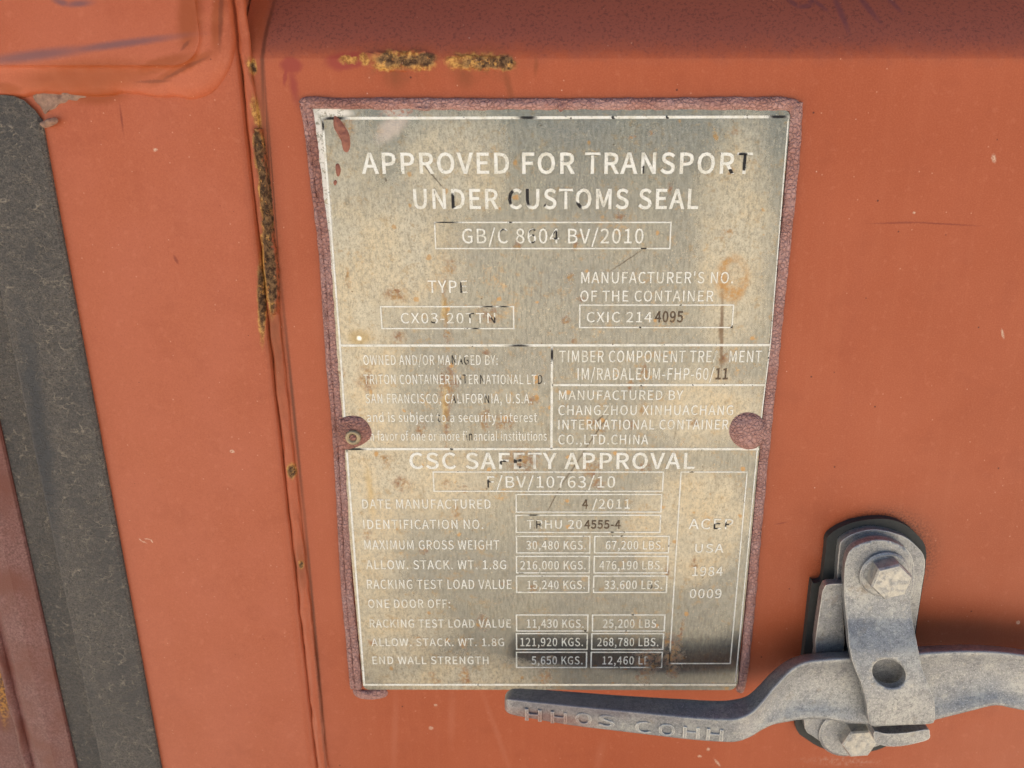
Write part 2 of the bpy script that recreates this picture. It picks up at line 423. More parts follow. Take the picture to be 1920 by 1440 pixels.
def plate_material():
    s = NT('stained_metal_plate')
    wv = s.warp(.0030, 330, 4); wf = s.warp(.0008, 1000, 3); ws = s.warp(.022, 45, 5)
    grain = s.noise(1, 3, .65, vec=s.scale((900, 1, 210)))
    mott = s.math('MULTIPLY_ADD', s.noise(620, 5, .8, vec=s.scale((1, 1, .62))), .6, s.math('MULTIPLY', s.noise(1700, 3, .75), .4))
    b = s.mix(s.ramp(s.noise(30, 4, .6), .35, .65), (.225, .224, .210), (.265, .258, .228))
    b = s.mix(s.ramp(grain, .42, .62, 0, .6), b, (.150, .147, .130))
    b = s.mix(s.ramp(mott, .50, .64, 0, .26), b, (.42, .40, .35))
    b = s.mix(s.ramp(mott, .48, .36, 0, .10), b, (.17, .15, .115))
    # cream and tan weathering film; its patches also paint in a person's reflection
    refl_zone = s.many([s.seg(ws, 640, 250, 700, 1280, 70, .6), s.blob(ws, 850, 310, 90, 90, .5), s.seg(ws, 700, 1270, 1000, 1270, 50, .6), s.blob(ws, 1290, 985, 105, 100, .25),
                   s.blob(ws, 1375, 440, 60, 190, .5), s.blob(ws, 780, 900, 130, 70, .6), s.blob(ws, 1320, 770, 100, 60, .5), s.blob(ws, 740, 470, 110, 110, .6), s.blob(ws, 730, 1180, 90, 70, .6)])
    film_refl = s.math('MULTIPLY', refl_zone, s.ramp(mott, .36, .60))
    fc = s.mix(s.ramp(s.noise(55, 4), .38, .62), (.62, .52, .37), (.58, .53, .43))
    b = s.mix(s.math('MULTIPLY', film_refl, .85), b, fc)
    b = s.mix(s.math('MULTIPLY', refl_zone, .14), b, (.44, .35, .21))
    b = s.mix(s.ramp(s.noise(230, 6, .75), .55, .66, 0, .45), b, (.30, .20, .095))
    b = s.mix(s.ramp(s.noise(800, 5, .8), .59, .67, 0, .5), b, (.13, .085, .045))
    b = s.mix(s.ramp(s.noise(1250, 3, .75), .58, .70, 0, .5), b, (.62, .55, .42))
    b = s.mix(s.ramp(s.noise(1, 6, .75, vec=s.scale((330, 1, 60))), .54, .68, 0, .45), b, (.16, .135, .10))
    b = s.mix(s.math('MULTIPLY', s.ramp(s.noise(75, 6, .75), .56, .70, 0, .55), s.ramp(s.noise(700, 3, .7), .38, .6)), b, (.42, .25, .09))
    # rust blooms and runs
    pts = [(655, 520, 4, 14), (747, 630, 9, 12), (839, 625, 7, 12), (745, 550, 18, 14), (690, 710, 18, 20), (840, 720, 14, 30), (945, 790, 16, 12), (1000, 748, 10, 7), (910, 660, 8, 6),
           (910, 785, 8, 18), (790, 800, 8, 12), (920, 590, 16, 14), (980, 860, 24, 22), (870, 915, 6, 6), (837, 905, 7, 7), (1080, 460, 6, 6), (1085, 440, 8, 5), (970, 460, 8, 6), (845, 500, 8, 12),
           (1160, 405, 7, 7), (1255, 355, 4, 12), (1220, 250, 5, 5), (1186, 258, 6, 4), (1380, 248, 6, 5), (1370, 322, 6, 5), (1365, 435, 10, 8), (1355, 670, 9, 10), (1180, 720, 6, 10), (1205, 765, 7, 9),
           (1207, 700, 5, 16), (1110, 790, 7, 6), (1090, 560, 6, 6), (1060, 600, 6, 6), (1078, 637, 5, 5), (1070, 520, 4, 8), (1110, 875, 14, 14), (1120, 905, 10, 8), (1210, 875, 8, 8), (1300, 1055, 6, 9),
           (1250, 1070, 5, 10), (1215, 1235, 22, 20), (1205, 1265, 10, 14), (1260, 1225, 15, 26), (1260, 1258, 9, 9), (1255, 1200, 8, 14), (870, 1265, 8, 18), (818, 1275, 8, 6), (810, 1262, 5, 4), (1020, 1268, 9, 14),
           (945, 1090, 6, 4), (1000, 1100, 6, 8), (905, 1165, 10, 12), (870, 1205, 6, 9), (700, 1200, 6, 5), (725, 860, 10, 8), (755, 905, 16, 12), (690, 1000, 7, 8), (795, 1030, 6, 5), (855, 955, 7, 9),
           (640, 700, 6, 10), (1130, 800, 6, 8), (1185, 795, 8, 7), (1030, 1230, 8, 5), (650, 240, 14, 18), (1300, 790, 8, 6)]
    wq = s.warp(.0062, 230, 5)
    rl = [s.blob(wq, *p, .75) for p in pts] + [s.seg(wv, 834, 500, 836, 620, 3.5, .7), s.seg(wv, 840, 690, 838, 830, 4.5, .7), s.seg(wv, 1280, 1165, 1268, 1210, 4, .6), s.seg(wv, 870, 1250, 880, 1285, 7, .6)]
    rust = s.math('MULTIPLY', s.many(rl), s.ramp(s.noise(520, 5, .8), .42, .60, .0, 1))
    rc = s.mix(s.ramp(s.noise(420, 3), .4, .62), (.42, .215, .05), (.27, .095, .022))
    b = s.mix(s.math('MULTIPLY', rust, .80), b, rc)
    ring = s.math('SUBTRACT', s.blob(wv, 1372, 522, 30, 42, .25), s.math('MULTIPLY', s.blob(wv, 1377, 512, 17, 24, .4), .8))
    b = s.mix(s.math('MULTIPLY', ring, s.ramp(s.noise(500, 4, .75), .38, .6, .3, .85)), b, (.38, .20, .06))
    yl = s.many([s.seg(wv, 832, 560, 836, 600, 5, .7), s.seg(wv, 836, 725, 834, 790, 5, .7), s.seg(wv, 690, 880, 700, 960, 6, .9)])
    b = s.mix(s.math('MULTIPLY', yl, .45), b, (.44, .29, .09))
    b = s.mix(s.math('MULTIPLY', s.spots(130, .26, .15, wv), .6), b, (.40, .21, .055))
    b = s.mix(s.math('MULTIPLY', s.spots(260, .06, .12, wf), .75), b, (.08, .045, .02))
    # bare bright dot with dark halo
    b = s.mix(s.math('MULTIPLY', s.blob(wv, 674, 632, 20, 14, .5), .5), b, (.30, .20, .06))
    b = s.mix(s.blob(wf, 675, 633, 4.5, 4, .5), b, (.85, .83, .78))
    # scratches
    sc = s.many([s.seg(wf, 1022, 965, 1056, 900, .9, .6), s.seg(wf, 1054, 905, 1095, 845, 1.3, .6), s.seg(wf, 1090, 850, 1138, 780, 1.3, .6), s.seg(wf, 1142, 509, 1203, 468, .8, .7), s.seg(wf, 794, 308, 832, 352, 1, .6),
                 s.seg(wf, 724, 333, 726, 341, 1.2, .6), s.seg(wf, 1112, 795, 1134, 773, 1.4, .6)])
    b = s.mix(s.math('MULTIPLY', sc, .85), b, (.07, .05, .035))
    br = s.many([s.seg(wf, 1353, 552, 1351, 690, 3, .6), s.seg(wf, 1351, 600, 1350, 635, 4, .6)])
    b = s.mix(s.math('MULTIPLY', br, .75), b, (.11, .06, .03))
    # whitened, flaking margin at the upper left, and a film corner at the top
    wm = s.many([s.seg(wf, 590, 205, 606, 340, 11, .3), s.seg(wf, 606, 310, 618, 470, 9, .4), s.seg(wf, 614, 440, 622, 530, 6, .4), s.seg(wf, 590, 209, 660, 212, 7, .4)])
    wm = s.math('MULTIPLY', wm, s.ramp(s.noise(480, 5, .8), .43, .47))
    b = s.mix(s.math('MULTIPLY', wm, .92), b, (.78, .74, .68))
    fm = s.many([s.seg(wv, 765, 208, 712, 262, 14, .5), s.seg(wv, 720, 210, 765, 210, 6, .5)])
    b = s.mix(s.math('MULTIPLY', fm, .55), b, (.62, .50, .45))
    b = s.mix(s.math('MULTIPLY', s.math('MULTIPLY', s.seg(wv, 715, 212, 780, 210, 9, .6), s.ramp(s.noise(700, 3), .5, .6)), .7), b, (.35, .12, .07))
    rough = s.math('MULTIPLY_ADD', mott, .18, .15)
    rough = s.math('ADD', rough, s.math('MULTIPLY', refl_zone, .12))
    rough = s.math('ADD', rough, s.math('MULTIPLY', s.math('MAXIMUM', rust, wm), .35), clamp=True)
    met = s.math('SUBTRACT', .80, s.math('MULTIPLY', s.math('MAXIMUM', s.math('MAXIMUM', rust, wm), s.math('MULTIPLY', film_refl, .45)), .7), clamp=True)
    s.p('Base Color', b); s.p('Metallic', met); s.p('Roughness', rough)
    h = s.math('ADD', s.math('MULTIPLY', mott, .5), s.math('MULTIPLY', s.noise(60, 2), 1.2))
    s.p('Normal', s.bump(h, .30, .0004))
    return s.m

BLACK = [(1391, 297, 9, 11), (1392, 308, 5, 12), (849, 377, 7, 13), (956, 368, 8, 14), (992, 366, 7, 18), (1020, 381, 5, 6), (1082, 352, 8, 5), (1078, 386, 12, 7), (944, 437, 6, 9),
         (1000, 435, 6, 6), (1002, 455, 5, 4), (1042, 440, 4, 8), (863, 538, 4, 13), (924, 600, 6, 7), (812, 602, 6, 5), (886, 590, 8, 4), (872, 676, 8, 7), (850, 673, 5, 9), (902, 710, 4, 9), (870, 709, 5, 9),
         (1012, 711, 6, 9), (854, 747, 4, 9), (914, 748, 6, 9), (825, 782, 3, 7), (881, 818, 6, 8), (945, 865, 7, 4), (964, 863, 6, 4), (916, 905, 5, 8), (1005, 982, 8, 8), (1340, 985, 5, 5), (1348, 981, 6, 3), (1362, 980, 3, 5),
         (745, 323, 8, 5), (1210, 318, 6, 8), (1222, 1098, 5, 5), (1366, 322, 8, 4), (1342, 288, 8, 3), (975, 865, 4, 10)]
def ink_material(name, lines):
    s = NT(name)
    wf = s.warp(.0012, 900, 3)
    wb = s.warp(.0022, 500, 3)
    wear = s.ramp(s.noise(260, 5, .75), .62, .74)
    b = s.mix(s.ramp(s.noise(260, 3), .4, .7), (.84, .82, .76), (.72, .68, .58))
    if lines:
        bl = [s.seg(wf, 606, 226, 650, 221, 6), s.seg(wf, 604, 225, 606, 246, 5), s.seg(wf, 816, 418, 860, 418, 4), s.seg(wf, 1365 + 75, 218, 1476, 219, 6), s.seg(wf, 1035, 652, 1035, 675, 5), s.seg(wf, 648, 842, 686, 842, 5),
              s.seg(wf, 1254, 1215, 1254, 1245, 4), s.seg(wf, 1006, 220, 972, 219, 6), s.seg(wf, 905, 575, 928, 575, 4), s.seg(wf, 936, 575, 954, 575, 4), s.seg(wf, 884, 616, 900, 616, 4), s.seg(wf, 955, 648, 992, 648, 4),
              s.seg(wf, 614, 520, 624, 570, 4), s.seg(wf, 990, 962, 1010, 962, 4)]
        k = s.math('MAXIMUM', s.many(bl), s.ramp(s.noise(210, 3, .75), .655, .67))
    else:
        k = s.math('MAXIMUM', s.math('MULTIPLY', s.many([s.blob(wb, q[0], q[1], q[2] * 1.1, q[3] * 1.1, .15) for q in BLACK]), s.ramp(s.noise(620, 4, .75), .30, .34)), s.ramp(s.noise(420, 3, .8), .80, .82))
    b = s.mix(k, b, (.012, .010, .012))
    s.p('Base Color', b); s.p('Roughness', .5); s.p('Specular IOR Level', .3)
    tr = s.N.new('ShaderNodeBsdfTransparent'); mx = s.N.new('ShaderNodeMixShader')
    gone = [s.blob(wf, 1353, 668, 13, 16, .3), s.blob(wf, 1225, 1237, 16, 14, .4), s.blob(wf, 640, 1237, 5, 5), s.blob(wf, 984, 863, 18, 12, .6)]
    a = s.math('MAXIMUM', s.many(gone), s.math('MULTIPLY', wear, .5))
    a = s.math('MULTIPLY', a, s.math('SUBTRACT', 1, k))
    a = s.math('MAXIMUM', a, s.ramp(s.noise(1700, 4, .75), .57, .66, 0, .6))
    s.set(mx.inputs[0], a); s.t.links.new(s.b.outputs[0], mx.inputs[1]); s.t.links.new(tr.outputs[0], mx.inputs[2])
    s.t.links.new(mx.outputs[0], s.out.inputs[0])
    return s.m

def stamp_material():
    s = NT('dark_stamped_ink')
    b = s.mix(s.ramp(s.noise(500, 3), .4, .7), (.075, .045, .025), (.17, .11, .06))
    s.p('Base Color', b); s.p('Roughness', .6)
    return s.m

def zinc_material(name, dark=0.0, bev=.0007, pale_mix=0.0):
    s = NT(name)
    bn = s.bevel(bev)
    dt = s.N.new('ShaderNodeVectorMath'); dt.operation = 'DOT_PRODUCT'
    gn = s.N.new('ShaderNodeNewGeometry'); s.set(dt.inputs[0], bn); s.set(dt.inputs[1], gn.outputs['Normal'])
    n1 = s.noise(55, 5, .6); n2 = s.noise(520, 5, .75)
    edge = s.math('MULTIPLY', s.ramp(dt.outputs['Value'], .998, .92), s.ramp(n2, .36, .52))
    b = s.mix(s.ramp(n1, .36, .64), (.285, .288, .30), (.405, .40, .385))
    b = s.mix(s.ramp(s.noise(130, 5, .7), .48, .64, 0, .4), b, (.16, .165, .18))
    b = s.mix(s.ramp(n2, .46, .62, 0, .40), b, (.15, .15, .16))
    b = s.mix(s.math('MULTIPLY', s.ramp(s.noise(230, 6, .85), .54, .64), .55), b, (.52, .49, .43))
    b = s.mix(s.math('MULTIPLY', s.ramp(s.noise(1400, 3, .8), .54, .66), .55), b, (.70, .69, .68))
    b = s.mix(s.math('MULTIPLY', s.ramp(s.noise(1500, 4, .85, vec=s.scale((1, 1.3, .9))), .53, .64), .65), b, (.085, .085, .095))
    b = s.mix(s.math('MULTIPLY', s.ramp(s.noise(95, 5, .75), .58, .70), .45), b, (.24, .19, .14))
    b = s.mix(s.math('MULTIPLY', edge, .85), b, (.80, .78, .73))  # pale edges: rubbed zinc plus highlights put into the colour
    if pale_mix: b = s.mix(s.ramp(s.noise(300, 4, .7), .35, .6, 0, pale_mix), b, (.64, .59, .50))
    s.p('Base Color', b); s.p('Metallic', .6)
    s.p('Roughness', s.math('MULTIPLY_ADD', n2, .28, .26))
    h = s.math('ADD', s.math('MULTIPLY', n2, .45), s.math('MULTIPLY', s.noise(1500, 4, .8), .5))
    s.p('Normal', s.bump(h, .8, .0005, bn))
    return s, b

def lever_material():
    s, b = zinc_material('forged_lever_zinc', bev=.0012)
    wv = s.warp(.004, 250, 4)
    r = s.many([s.seg(wv, 955, 1322, 1110, 1338, 15, .7, -.024)])
    b = s.mix(s.math('MULTIPLY', r, .6), b, (.26, .10, .075))
    pu = s.many([s.seg(wv, 950, 1298, 1230, 1318, 16, .8, -.024)])  # dark purple along the top face: its shade put into the colour
    b = s.mix(s.math('MULTIPLY', pu, .5), b, (.10, .065, .10))
    s.p('Base Color', b)
    return s.m

def simple(name, col, rough=.6, metal=0.0, var=.3, sc=400, bump=.4):
    s = NT(name)
    n = s.noise(sc, 4, .7)
    b = s.mix(s.ramp(n, .35, .7), col, tuple(c * (1 + var) for c in col))
    b = s.mix(s.ramp(s.noise(sc * 3, 3), .55, .75, 0, .5), b, tuple(c * (1 - var) for c in col))
    s.p('Base Color', b); s.p('Roughness', rough); s.p('Metallic', metal)
    s.p('Normal', s.bump(n, bump, .0005))
    return s.m

M_PAINT = paint_material(); M_POST = post_material(); M_RUB = rubber_material(); M_SEAL = sealant_material()
M_PLATE = plate_material(); M_INK = ink_material('worn_white_lettering', False); M_LINE = ink_material('worn_white_rules', True); M_STAMP = stamp_material()
M_ZINC = zinc_material('weathered_zinc_steel')[0].m; M_BOLT = zinc_material('chalky_zinc_bolt', bev=.0005, pale_mix=.55)[0].m; M_LEVER = lever_material()
M_BLACK = simple('black_rubber_pad', (.030, .030, .028), .7); M_BRASS = simple('tarnished_rivet', (.30, .235, .15), .45, .5)
M_PEEL = simple('peeled_grey_paint', (.24, .14, .10), .75, 0, .5, 500, .8)
M_FLAKE = simple('red_brown_paint_flake', (.24, .085, .055), .6, 0, .4, 600, .8)

# ------------------------------------------------------------------ setting: yard ground
def ground():
    s = NT('pale_dusty_yard')
    n = s.noise(1.2, 6, .65); f = s.noise(60, 4, .7)
    b = s.mix(s.ramp(n, .35, .68), (.47, .415, .33), (.57, .505, .41)); b = s.mix(s.ramp(f, .5, .75, 0, .4), b, (.22, .18, .14))
    s.p('Base Color', b); s.p('Roughness', .9); s.p('Normal', s.bump(f, .5, .01))
    g = make('ground', [(-150, -150, 0), (150, -150, 0), (150, 150, 0), (-150, 150, 0)], [[0, 1, 2, 3]], s.m)
    g['kind'] = 'structure'
ground()

# ------------------------------------------------------------------ container door
X_SEAM = P(556, 960).x                 # weld between frame tube and panel
X_GASK_R = P(210, 960, -.0055).x        # right edge of rubber strip
X_FRAME_R = X_SEAM - .003
DOOR_T, DOOR_B = 2.50, 0.18
door = empty('container_door', 'weathered orange red steel container door behind the metal data plate, with rusty weld seam', 'door', (X_SEAM + .5, .03, DOOR_B))
# corrugated panel: flat band, up-facing bend, recessed band, and so on up the door
prof = [(0.0, DOOR_B), (0.0, Z_BEND - .006), (0.0, Z_BEND - .0035), (0.0, Z_BEND - .003)]
def bend(z0, dy, dz, y0, n=16):
    r = []
    for k in range(1, n + 1):
        t = k / n; e = t * t * (3 - 2 * t); r.append((y0 + dy * (.45 * t + .55 * e), z0 + dz * t))
    return r
prof += bend(Z_BEND - .003, .036, .052, 0.0)
z = Z_BEND + .049
prof.append((.036, z + .07)); prof += bend(z + .07, -.036, .05, .036)
z += .12
prof.append((0, z + .4)); prof += bend(z + .4, .036, .05, 0); prof.append((.036, z + .52)); prof += bend(z + .52, -.036, .05, .036); prof.append((0, DOOR_T))
xs = (X_SEAM - .002, X_SEAM + 1.05)
V = [Vector((x, y, zz)) for x in xs for y, zz in prof]; n = len(prof)
V += [Vector((v.x, .042, v.z)) for v in V]
F = [[i, i + 1, n + i + 1, n + i] for i in range(n - 1)] + [[2 * n + i, 3 * n + i, 3 * n + i + 1, 2 * n + i + 1] for i in range(n - 1)]
make('door_panel', V, F, M_PAINT, door, True)
# frame tube with a rounded right edge
fy = -.003
r = .0045
X_TUBE_L = P(92, 960, -.0055).x - .001
fp = [(X_TUBE_L, fy)] + [(X_FRAME_R - r + r * math.sin(a), fy + r - r * math.cos(a)) for a in [R(15 * k) for k in range(7)]] + [(X_FRAME_R, .045), (X_TUBE_L, .045)]
extrude_z('frame_tube', fp, DOOR_B, DOOR_T, M_PAINT, door)
# fillet weld along the seam
path = [(486 + (615 - 486) * (v + 60) / 1560 , v) for v in range(-60, 1501, 60)]
path = [(P(0, 0).x, 0)] * 0 + [(CX + (X_SEAM - .0005) / (P(CX + 100, v).x) * 100, v) for v in range(-300, 1521, 26)]
sweep('weld_bead', path, [10] * len(path), .0022, -.0002, M_PAINT, door, seg=8, n=4, jit=.22, fine=110, label='seam weld bead with a long dark rust patch near its top')
# thick scaly rust on the seam and over the plate
def ragged(outline, amp, seed):
    return [(u + amp * noise.noise(Vector((u * .11, v * .11, seed))), v + amp * noise.noise(Vector((u * .13, v * .13, seed + 7)))) for u, v in catmull(outline, 6, True)]
def scale_patch(outline, h, seed): lump('rust_scale', ragged(outline, 7, seed), h, -.0001, M_PAINT, door, seed=seed, rough=1.2, rings=8, power=.35)
scale_patch([(690, 100), (740, 96), (800, 97), (816, 112), (808, 128), (760, 134), (705, 132), (684, 118)], .0006, 3)
scale_patch([(838, 108), (880, 103), (940, 106), (964, 112), (962, 128), (920, 132), (860, 128), (836, 120)], .0006, 9)
sweep('rust_scale', [(485, 240), (491, 290), (498, 360), (504, 430), (511, 510), (518, 590)], [6, 7, 7.5, 8.5, 10, 6], .0034, -.0006, M_PAINT, door, seg=10, n=14, jit=.45, fine=420, label='dark flaking rust along the seam weld')
# hinge blade with its fillet weld
hb = empty('hinge_blade', '', '', P(300, 60, -.010)); del hb['label']; del hb['category']
hb.parent = door; hb.location = P(300, 60, -.010) - parent_world(door)
def rounded(u0, v0, u1, v1, rad, n=8):
    a = [(u0, v0), (u1, v0)]
    for k in range(n + 1):
        t = R(90) * k / n; a.append((u1 - rad + rad * math.cos(t), v1 - rad + rad * math.sin(t)))
    a.append((u0, v1)); return a
def blade():
    """raised plate whose edge runs down into the frame through a broad uneven weld"""
    xr, zb = P(372, 60, -.010).x, P(300, 122, -.010).z
    offs = [(-.010, -.0101), (-.006, -.0101), (-.003, -.0100), (-.001, -.0098), (0, -.0097), (.0005, -.0084), (.0014, -.0075), (.0030, -.0070), (.0055, -.0066), (.0078, -.0060), (.0100, -.0050), (.0116, -.0034), (.0120, -.0005)]
    ar = .012
    line = [('b', -.30 + (xr - ar + .30) * k / 399) for k in range(400)] + [('c', R(90) * k / 30) for k in range(1, 30)] + [('r', zb + ar + .30 * k / 299) for k in range(300)]
    V = []; rows = []
    for (o, y) in offs:
        row = []
        for (t, q) in line:
            s_ = q if t == 'b' else (xr + .012 * q if t == 'c' else xr + .019 + q - zb - ar)
            oo = o + (o * .22 * noise.noise(Vector((s_ * 55, o * 60, 3))) + .0006 * noise.noise(Vector((s_ * 190, o * 90, 5))) if o > 0 else 0)
            if t == 'b': p = (q, zb - oo)
            elif t == 'c': p = (xr - ar + (ar + oo) * math.sin(q), zb + ar - (ar + oo) * math.cos(q))
            else: p = (xr + oo, q)
            yy = y - (.0007 * noise.noise(Vector((s_ * 120, o * 300, 1))) if .001 < o < .0119 else 0)
            row.append(len(V)); V.append(Vector((p[0], yy, p[1])))
        rows.append(row)
    def ex(rr, cap=None):
        F = [[a[i], a[i + 1], b[i + 1], b[i]] for a, b in zip(rr, rr[1:]) for i in range(len(a) - 1)]
        ids = [i for q in rr for i in q]; mp = {q: k for k, q in enumerate(ids)}
        vs = [V[i] for i in ids]; F = [[mp[i] for i in f] for f in F]
        if cap: vs.append(Vector(cap)); F.append([mp[i] for i in rr[0]] + [len(vs) - 1])
        return vs, F
    v1, f1 = ex(rows[:5], (-.30, -.0101, zb + ar + .30)); v2, f2 = ex(rows[4:])
    make('blade_plate', v1, f1, M_PAINT, hb, True)
    make('weld_fillet', v2, f2, M_PAINT, hb, True, label='broad uneven weld stained rusty orange round the hinge blade')
blade()
# peeling paint at the top of the rubber strip
lump('peeling_paint', [(62, 178), (72, 170), (92, 168), (110, 163), (128, 164), (150, 160), (153, 166), (158, 173), (161, 182), (150, 184), (143, 189), (130, 187), (122, 193), (112, 195), (104, 203), (92, 208), (84, 214), (76, 200), (66, 190)], .0007, -.0030, M_PEEL, door, seed=4, rough=1.3, power=.3)
lump('peeling_paint', [(76, 232), (88, 224), (104, 220), (109, 228), (100, 235), (84, 240)], .0028, -.0050, M_PEEL, door, seed=8, rough=.6, label='curl of pink paint hanging over the rubber strip')

# rubber strip: its front face and a bevelled left flank
Z_GT = P(40, 178, -.0055).z
gx0, gx1 = P(33, 960, .0090).x, X_GASK_R
xm = P(92, 960, -.0055).x
gp = [(gx1, -.0028), (gx1 + .0001, -.0045), (gx1 - .0012, -.0055)]
for k in range(1, 9): gp.append((gx1 - .0012 + (xm - gx1 + .0012) * k / 8, -.0055 - .0008 * math.sin(math.pi * k / 8)))
gp += [(xm - .0012, -.0048), (xm - .0022, -.0020), (xm - .0026, .004), (xm - .0034, .0085), (xm - .006, .0098), (gx0 + .003, .0104), (gx0 - .003, .0106)]
def gasket():
    rows = 60; V = []; F = []; m = len(gp); zb = .3
    cx = gx1 - .012
    for k in range(rows + 1):
        t = k / rows
        z = zb + (Z_GT - zb) * t
        d = Z_GT - z
        sh = 0
        for (x, y) in gp:
            zz = z
            if t > .985:
                pass
            # rounded upper right corner
            over = max(0, x - cx); zc = Z_GT - (.012 - math.sqrt(max(0, .012 ** 2 - min(over, .0119) ** 2))) * .9
            V.append(Vector((x, y + (.0006 if k == rows else 0), min(zz, zc))))
    for k in range(rows):
        for i in range(m - 1): F.append([k * m + i, k * m + i + 1, (k + 1) * m + i + 1, (k + 1) * m + i])
    F.append([rows * m + i for i in range(m)])
    return make('rubber_gasket', V, F, M_RUB, door)
gasket()

# ------------------------------------------------------------------ corner post at the far left
post = empty('corner_post', 'dull maroon steel corner post at the left edge beside the grey rubber strip', 'post', (gx0 - .06, .04, 0))
px = gx0 + .0005
pp = [(px, .045), (px, .0098), (px - .0008, .0090), (px - .012, .0092), (px - .022, .0110), (px - .030, .015), (px - .034, .021), (px - .16, .021), (px - .16, .045)]
extrude_z('post_face', pp, .05, 2.59, M_POST, post)
lb = [(CX + (px - .030) / (P(CX + 100, v, .015).x) * 100, v) for v in range(600, 1700, 30)]
sweep('weld_bead', lb, [9] * len(lb), .004, .016, M_POST, post, seg=8, n=4, jit=.2, fine=110)

# ------------------------------------------------------------------ data plate
PY = -.0014
plate = empty('data_plate', 'stained silver metal approval plate with worn white lettering, sealed onto the orange door', 'plate', P(1031, 1294, PY))
def corner(pu, pv, r, a0, n=6): return [(pu + r * math.cos(R(a0 + 90 * k / n)), pv + r * math.sin(R(a0 + 90 * k / n))) for k in range(n + 1)]
ol = [(583, 204)] + corner(1466, 221, 16, -90) + corner(1367, 1278, 16, 0) + corner(692, 1281, 12, 90)
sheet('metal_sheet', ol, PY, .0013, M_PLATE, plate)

LY = PY - .00012
def strip(pts, wpx, name='printed_rule', mat=None, closed=False):
    """thin printed line(s) through pixel points on the plate"""
    V = []; F = []
    segs = list(zip(pts, pts[1:] + ([pts[0]] if closed else [])))[:len(pts) if closed else len(pts) - 1]
    for i, (a, b) in enumerate(segs):
        A, B = P(*a, LY), P(*b, LY); t = (B - A).normalized(); nn = Vector((t.z, 0, -t.x))
        h = .88 * wpx * abs(P(a[0] + 1, a[1]).x - P(a[0], a[1]).x) / 2
        k = len(V); A2, B2 = A - t * h * .98, B + t * h * .98
        dy = Vector((0, -.000012 * (i % 4), 0))
        V += [A2 + nn * h + dy, B2 + nn * h + dy, B2 - nn * h + dy, A2 - nn * h + dy]; F.append([k, k + 1, k + 2, k + 3])
    return V, F
def rule(pts, wpx=4, name='printed_rule', closed=False):
    V, F = strip(pts, wpx, closed=closed); make(name, V, F, M_LINE, plate)
def box(u0, v0, u1, v1, wpx=2.6):
    f = lambda u, v: CX + (u - CX) * (5375 - v) / (5375 - (v0 + v1) / 2)
    rule([(f(u0, v0), v0), (f(u1, v0), v0), (f(u1, v1), v1), (f(u0, v1), v1)], wpx, 'printed_box', True)

FONT = None
try:                                   # the sans face that ships inside Blender
    import os
    FONT = bpy.data.fonts.load(os.path.join(bpy.utils.system_resource('DATAFILES'), 'fonts', 'Noto Sans CJK Regular.woff2'))
except Exception:
    FONT = None
def glyphs(t, sp=1.0, extrude=0.0, bevel=0.0):
    cu = bpy.data.curves.new('t', 'FONT'); cu.body = t; cu.size = 1; cu.resolution_u = 3; cu.space_character = sp
    cu.extrude = extrude; cu.bevel_depth = bevel
    if FONT: cu.font = FONT
    o = bpy.data.objects.new('t', cu); C.objects.link(o)
    dg = bpy.context.evaluated_depsgraph_get(); dg.update()
    me = bpy.data.meshes.new_from_object(o.evaluated_get(dg))
    bpy.data.objects.remove(o); bpy.data.curves.remove(cu)
    vs = [v.co.copy() for v in me.vertices]; fs = [list(p.vertices) for p in me.polygons]; bpy.data.meshes.remove(me)
    return vs, fs
_h = glyphs('H')[0]; CAP = max(v.y for v in _h) - min(v.y for v in _h)
def text(t, u0, u1, vt, vb, mat=None, bold=None, name='lettering', sp=1.05):
    """flat lettering on the plate from u0 to u1, cap top vt, baseline vb; bold = growth of the outline in cap heights"""
    vs, fs = glyphs(t, sp)
    x0 = min(v.x for v in vs); x1 = max(v.x for v in vs)
    A, B = P(u0, vb, LY), P(u1, vb, LY); T = P((u0 + u1) / 2, vt, LY)
    hgt = T.z - A.z; sx = (B.x - A.x) / (x1 - x0); sy = hgt / CAP
    Q = [Vector((A.x + (v.x - x0) * sx, A.z + v.y * sy)) for v in vs]
    cnt = {}
    for f in fs:
        ar = sum(Q[a].x * Q[b].y - Q[b].x * Q[a].y for a, b in zip(f, f[1:] + f[:1]))
        g = f if ar > 0 else f[::-1]
        for a, b in zip(g, g[1:] + g[:1]): cnt[(a, b)] = 1
    nrm = [[] for _ in Q]
    for (a, b) in cnt:
        if (b, a) in cnt: continue
        e = Q[b] - Q[a]
        if e.length < 1e-9: continue
        n_ = Vector((e.y, -e.x)).normalized(); nrm[a].append(n_); nrm[b].append(n_)
    if bold is None: bold = .024 if vb - vt > 27 else .005
    gr = bold * hgt; W = []
    for q, ns in zip(Q, nrm):
        if ns:
            m = sum(ns, Vector((0, 0)))
            if m.length > .3:
                m.normalize(); q = q + m * gr / max(.55, m.dot(ns[0]))
        W.append(Vector((q.x, LY - .00003, q.y)))
    return make(name, W, fs, mat or M_INK, plate)

